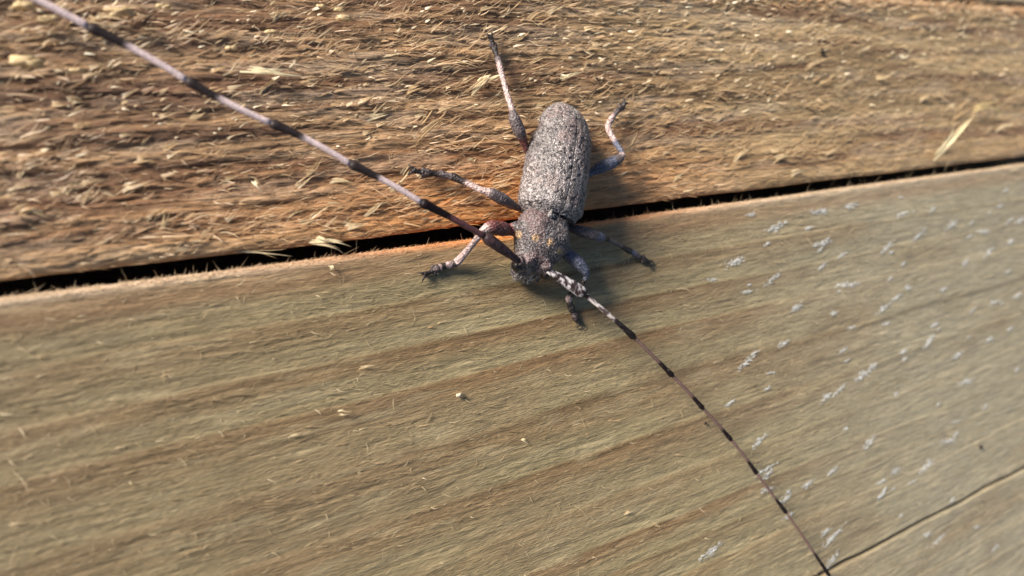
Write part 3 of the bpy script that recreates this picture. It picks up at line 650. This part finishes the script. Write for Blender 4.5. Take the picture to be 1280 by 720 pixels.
# ---- wing cases
EL = SP
T, P, Rr, tan, side, LL = axis(240, EL)
tailT = T          # 0 tail, 1 shoulder
def elytron(sgn):
    nA = 70
    a = np.linspace(0.0, 1.0, nA)[None, :]                      # 0 at the suture, 1 at the outer margin
    ang = np.pi / 2 - sgn * a * (np.pi / 2 + .42)               # passes over the flank
    w = Rr[:, 0:1] * 1.0; top = Rr[:, 1:2]; bot = Rr[:, 2:3] * .75
    X_, Y_ = section(ang, w, top * 1.36, bot, 1.10)
    t = tailT[:, None]
    X_ = X_ + sgn * .004
    # shoulder bump, faint ridges, notch on the flank before the tip
    Y_ = Y_ + .018 * np.exp(-((t - .93) / .05) ** 2 - ((a - .55) / .16) ** 2) - .005 * np.exp(-(a / .05) ** 2)
    rid = sum(np.exp(-((a - r0) / .035) ** 2) for r0 in (.22, .42, .62)) * .007 * sstep(.05, .2, t)
    if sgn < 0: X_ = X_ * (1 - .28 * np.exp(-((t - .30) / .045) ** 2) * sstep(.5, .9, a))
    Vv = P[:, None] + side[:, None] * X_[..., None] + Zup * (Y_ - .03)[..., None]
    Nn = np.cross(np.gradient(Vv, axis=0), np.gradient(Vv, axis=1)); Nn /= np.linalg.norm(Nn, axis=2, keepdims=True) + 1e-12
    if Nn[120, 5, 2] < 0: Nn = -Nn
    fl = Vv.reshape(-1, 3); fn = Nn.reshape(-1, 3)
    s1, s2, s3 = noise3(fl, 105, 21 + sgn), noise3(fl, 46, 23), noise3(fl, 9, 25)
    tt = np.repeat(tailT[:, None], nA, 1).ravel(); aa = np.repeat(a, len(tailT), 0).ravel()
    pits = sstep(.66, .74, s2 + .04 * s1)
    d = 0.007 * (s1 - .5) - .008 * pits + rid.ravel() + .010 * (s3 - .5)
    out = fl + fn * d[:, None] * .8
    c = mix((0.07, 0.058, 0.06), (0.27, 0.237, 0.24), sstep(.34, .64, s1 * .75 + .25 * noise3(fl, 16, 41)))
    c = mix(c, (0.34, 0.18, 0.165), sstep(.5, .75, noise3(fl, 6, 27)) * .5 * sstep(.3, .7, s1))
    dark = pits * .92
    # blotches: a dark oblique band across the middle and one ahead of the tip
    bandv = np.exp(-((tt - .62 + .12 * aa + .10 * (s3 - .5)) / .06) ** 2) * .55 + np.exp(-((tt - .32 - .1 * aa + .1 * (s3 - .5)) / .05) ** 2) * .5 + np.exp(-((tt - .93) / .05) ** 2) * np.exp(-((aa - .75) / .15) ** 2) * .8
    sd2 = noise3(fl, 48, 29)
    c = mix(c, (0.44, 0.39, 0.39), sstep(.42, .75, noise3(fl, 7, 44)) * sstep(.4, .6, s1) * .8)
    c = mix(c, (0.04, 0.03, 0.033), np.clip(dark + bandv * sstep(.38, .6, sd2), 0, .95))
    c = mix(c, (0.66, 0.58, 0.56), sstep(.80, 1.0, 1 - tt) * .45 * sstep(.3, .6, s1))  # bright lit cap at the tail, painted into the tint
    inner = Vv - Nn * .014
    grid = np.concatenate([out.reshape(len(T), nA, 3), inner[:, ::-1]], 1)
    cg = np.concatenate([c.reshape(len(T), nA, 3), np.full((len(T), nA, 3), .04)], 1)
    q = grid_quads(len(T), 2 * nA, True)
    if sgn < 0: q = q[:, ::-1]
    cap = [[0 * 2 * nA + k, 0 * 2 * nA + k + 1, 2 * nA - 2 - k, 2 * nA - 1 - k] for k in range(nA - 1)]
    e0 = (len(T) - 1) * 2 * nA
    cap += [[e0 + 2 * nA - 1 - k, e0 + 2 * nA - 2 - k, e0 + k + 1, e0 + k] for k in range(nA - 1)]
    o = adopt(make_mesh('wing_case', grid.reshape(-1, 3), np.concatenate([q, np.array(cap)]), M_elytra, cg.reshape(-1, 3)))
    # short pale pubescence lying towards the tail
    n = 3600; sel = rng.choice(len(out), n); al = -tan[np.minimum(sel // nA, len(T) - 1)]
    nn = fn[sel]; dvec = al - nn * np.sum(al * nn, 1, keepdims=True); dvec += rng.normal(0, .35, (n, 3)); dvec -= nn * np.sum(dvec * nn, 1, keepdims=True); dvec /= np.linalg.norm(dvec, axis=1, keepdims=True)
    keep = dark[sel] < .4
    cols = mix((.14, .12, .12), (.50, .46, .46), rng.random(n) ** 2) * (1 - .5 * bandv[sel, None])
    v, q, cc_ = slivers(out[sel][keep], dvec[keep], nn[keep], (.012 + .016 * rng.random(n))[keep], np.full(n, .0032)[keep], rng.normal(.35, .2, n)[keep], rng.normal(-.4, .4, n)[keep], cols[keep], rings=3)
    h = make_mesh('hair', v, q, M_hair, cc_); h.parent = o; h['kind'] = 'stuff'
    return o
eL = elytron(-1); eR = elytron(1)
# scutellum
v, q, c = blob('scutellum', None, at(689, 268, .43), .03, M_chitin, (.22, .2, .2), (1, 1.2, .5), 3)
adopt(make_mesh('scutellum', v, q, M_chitin, c))
# eyes curve round the antenna sockets
for (px, py, h, s_) in ((645, 332, .27, 1), (681, 343, .25, 1)):
    v, q, c = blob('eye', None, at(px, py, h), .048, M_eye, (.01, .01, .01), (.8, 1.0, 1.1), 9, .05, 16); adopt(make_mesh('eye', v, q, M_eye, c))

# pale hair on pronotum, head and legs
tri = nm_; nP = len(tri.polygons); ar = np.zeros(nP, np.float32); tri.polygons.foreach_get('area', ar); ctr = np.zeros(nP * 3, np.float32); tri.polygons.foreach_get('center', ctr); ctr = ctr.reshape(-1, 3).astype(float)
pn = np.zeros(nP * 3, np.float32); tri.polygons.foreach_get('normal', pn); pn = pn.reshape(-1, 3).astype(float)
lw = np.zeros(nP * 4, np.int32); fv = np.array([p_.vertices[0] for p_ in tri.polygons]); wgt = ar * (1 - .93 * legw[fv]); n = 13000; sel = rng.choice(nP, n, p=wgt / wgt.sum()); nn = pn[sel]; dv = rng.normal(0, 1, (n, 3)); dv -= nn * np.sum(dv * nn, 1, keepdims=True); dv /= np.linalg.norm(dv, axis=1, keepdims=True) + 1e-9
v, q, c = slivers(ctr[sel], dv, nn, .010 + .018 * rng.random(n), np.full(n, .0028), rng.normal(.4, .25, n), rng.normal(-.4, .4, n), mix((.12, .10, .10), (.5, .46, .45), rng.random(n) ** 2), rings=3)
h = make_mesh('hair', v, q, M_hair, c); h.parent = body; h['kind'] = 'stuff'

# ---- antennae
def antenna(joints, radii, first_tone, label):
    """joints: pixel + height of every joint from the socket out; segments pale at the base and black towards the far end"""
    P = [at(*j) for j in joints]
    main = None
    for i in range(len(P) - 1):
        a, b_ = P[i], P[i + 1]; r0 = radii[i]; L_ = np.linalg.norm(b_ - a); m = 28; ts = np.linspace(0, 1, m)
        d = (b_ - a) / L_; sdv = nrm(np.cross(Zup, d)); sag = .012 * rng.normal() * L_
        C_ = a[None] + (b_ - a)[None] * ts[:, None] + (sdv[None] * sag + Zup * (.02 * L_)) * (4 * ts * (1 - ts))[:, None]
        if i == 0:   # scape, a club
            rr = r0 * np.interp(ts, [0, .06, .2, .55, .85, .95, 1], [.45, .62, .68, .95, 1.05, .9, .45])
        else:
            rr = r0 * np.interp(ts, [0, .03, .1, .55, .85, .96, 1], [.75, .92, .85, .84, 1.15, 1.4, .85])
        n = 16; ang = np.linspace(0, 2 * np.pi, n, endpoint=False); upv = np.cross(d, sdv)
        V = C_[:, None] + (sdv * np.cos(ang)[None, :, None] + upv * np.sin(ang)[None, :, None]) * rr[:, None, None]
        V = V.reshape(-1, 3); tr = np.repeat(ts, n)
        g = noise3(V, 55, 31); g_ = noise3(V, 110, 33)
        pink = np.array((0.74, 0.58, 0.58)) if first_tone == 'pink' else np.array((0.15, 0.095, 0.085))
        if i == 0:
            c = mix((0.035, .022, .025), (0.62, .58, .60) if first_tone != 'pink' else (.11, .06, .065), sstep(.42, .62, g) * (1 - sstep(.85, .95, tr)) * (1 if first_tone != 'pink' else .6))
        else:
            e0 = .60 if i > 1 else .55
            if i == 1 and first_tone == 'pink': pink = np.array((0.10, 0.045, 0.05))
            if i == 1 and first_tone != 'pink': c0 = mix((.10, .07, .07), (.68, .6, .58), sstep(.4, .6, g))
            else: c0 = mix(pink * .85, pink * 1.2, g_)
            far = sstep(6.5, 9, i) if first_tone != 'pink' else 0
            c = mix(c0, (0.009, 0.006, 0.007), np.clip(sstep(e0 - .03, e0 + .05, tr + .03 * (g - .5)) + far * .6, 0, 1) * .97)
        V = V + (V - np.repeat(C_, n, 0)) * ((g_ - .5) * .12)[:, None]
        q = grid_quads(m, n, True)
        c0_, c1_ = len(V), len(V) + 1; V = np.concatenate([V, C_[:1], C_[-1:]]); c = np.concatenate([c, c[:1], c[-1:]]); j = np.arange(n); j2 = (j + 1) % n
        t_ = np.concatenate([np.stack([np.full(n, c0_), j2, j], -1), np.stack([np.full(n, c1_), (m - 1) * n + j, (m - 1) * n + j2], -1)])
        if main is None:
            main = adopt(make_mesh('antenna', V, q, M_ant, c, tris=t_)); main['label'] = label
            par = main
        else:
            o = make_mesh('antenna_segment', V, q, M_ant, c, tris=t_); o.parent = main
        # sparse fine bristles
        nb = 24 if i else 90; k = rng.choice(m * n, nb); nv_ = V[:m * n][k] - np.repeat(C_, n, 0)[k]; nv_ /= np.linalg.norm(nv_, axis=1, keepdims=True)
        vv, qq, cc_ = slivers(V[k], np.tile(d, (nb, 1)), nv_, .012 + .014 * rng.random(nb), np.full(nb, .0022), np.full(nb, .35), np.full(nb, -.2), mix((.10, .07, .07), (.6, .5, .5), rng.random(nb) ** 2), rings=3)
        hb.append((vv, qq, cc_))
    return main
hb = []
aL = antenna([SOCK_L, (605, 295, .42), (526, 252.5, .46), (437, 204.5, .47), (338, 153.5, .47), (233, 100, .47), (110, 33, .48), (-22, -33, .48), (-170, -105, .50)],
             [.048, .030, .0275, .027, .027, .0275, .028, .028, .028], 'pink', 'thick antenna banded mauve and black, rising to the upper left')
V_, Q_, C_ = join(hb); h = make_mesh('hair', V_, Q_, M_hair, C_); h.parent = aL; h['kind'] = 'stuff'
hb = []
aR = antenna([SOCK_R, (732, 369, .33), (793, 422, .30), (841, 470, .27), (879, 511, .25), (914, 550, .22), (946, 592, .20), (983, 641, .18), (1037, 720, .16), (1090, 800, .15)],
             [.052, .0245, .021, .0195, .0185, .018, .017, .016, .015], 'grey', 'thin antenna with black joints, running down to the lower right')
V_, Q_, C_ = join(hb); h = make_mesh('hair', V_, Q_, M_hair, C_); h.parent = aR; h['kind'] = 'stuff'
print('TRIS', sum(len(o.data.polygons) * 2 for o in bpy.data.objects if o.type == 'MESH'))
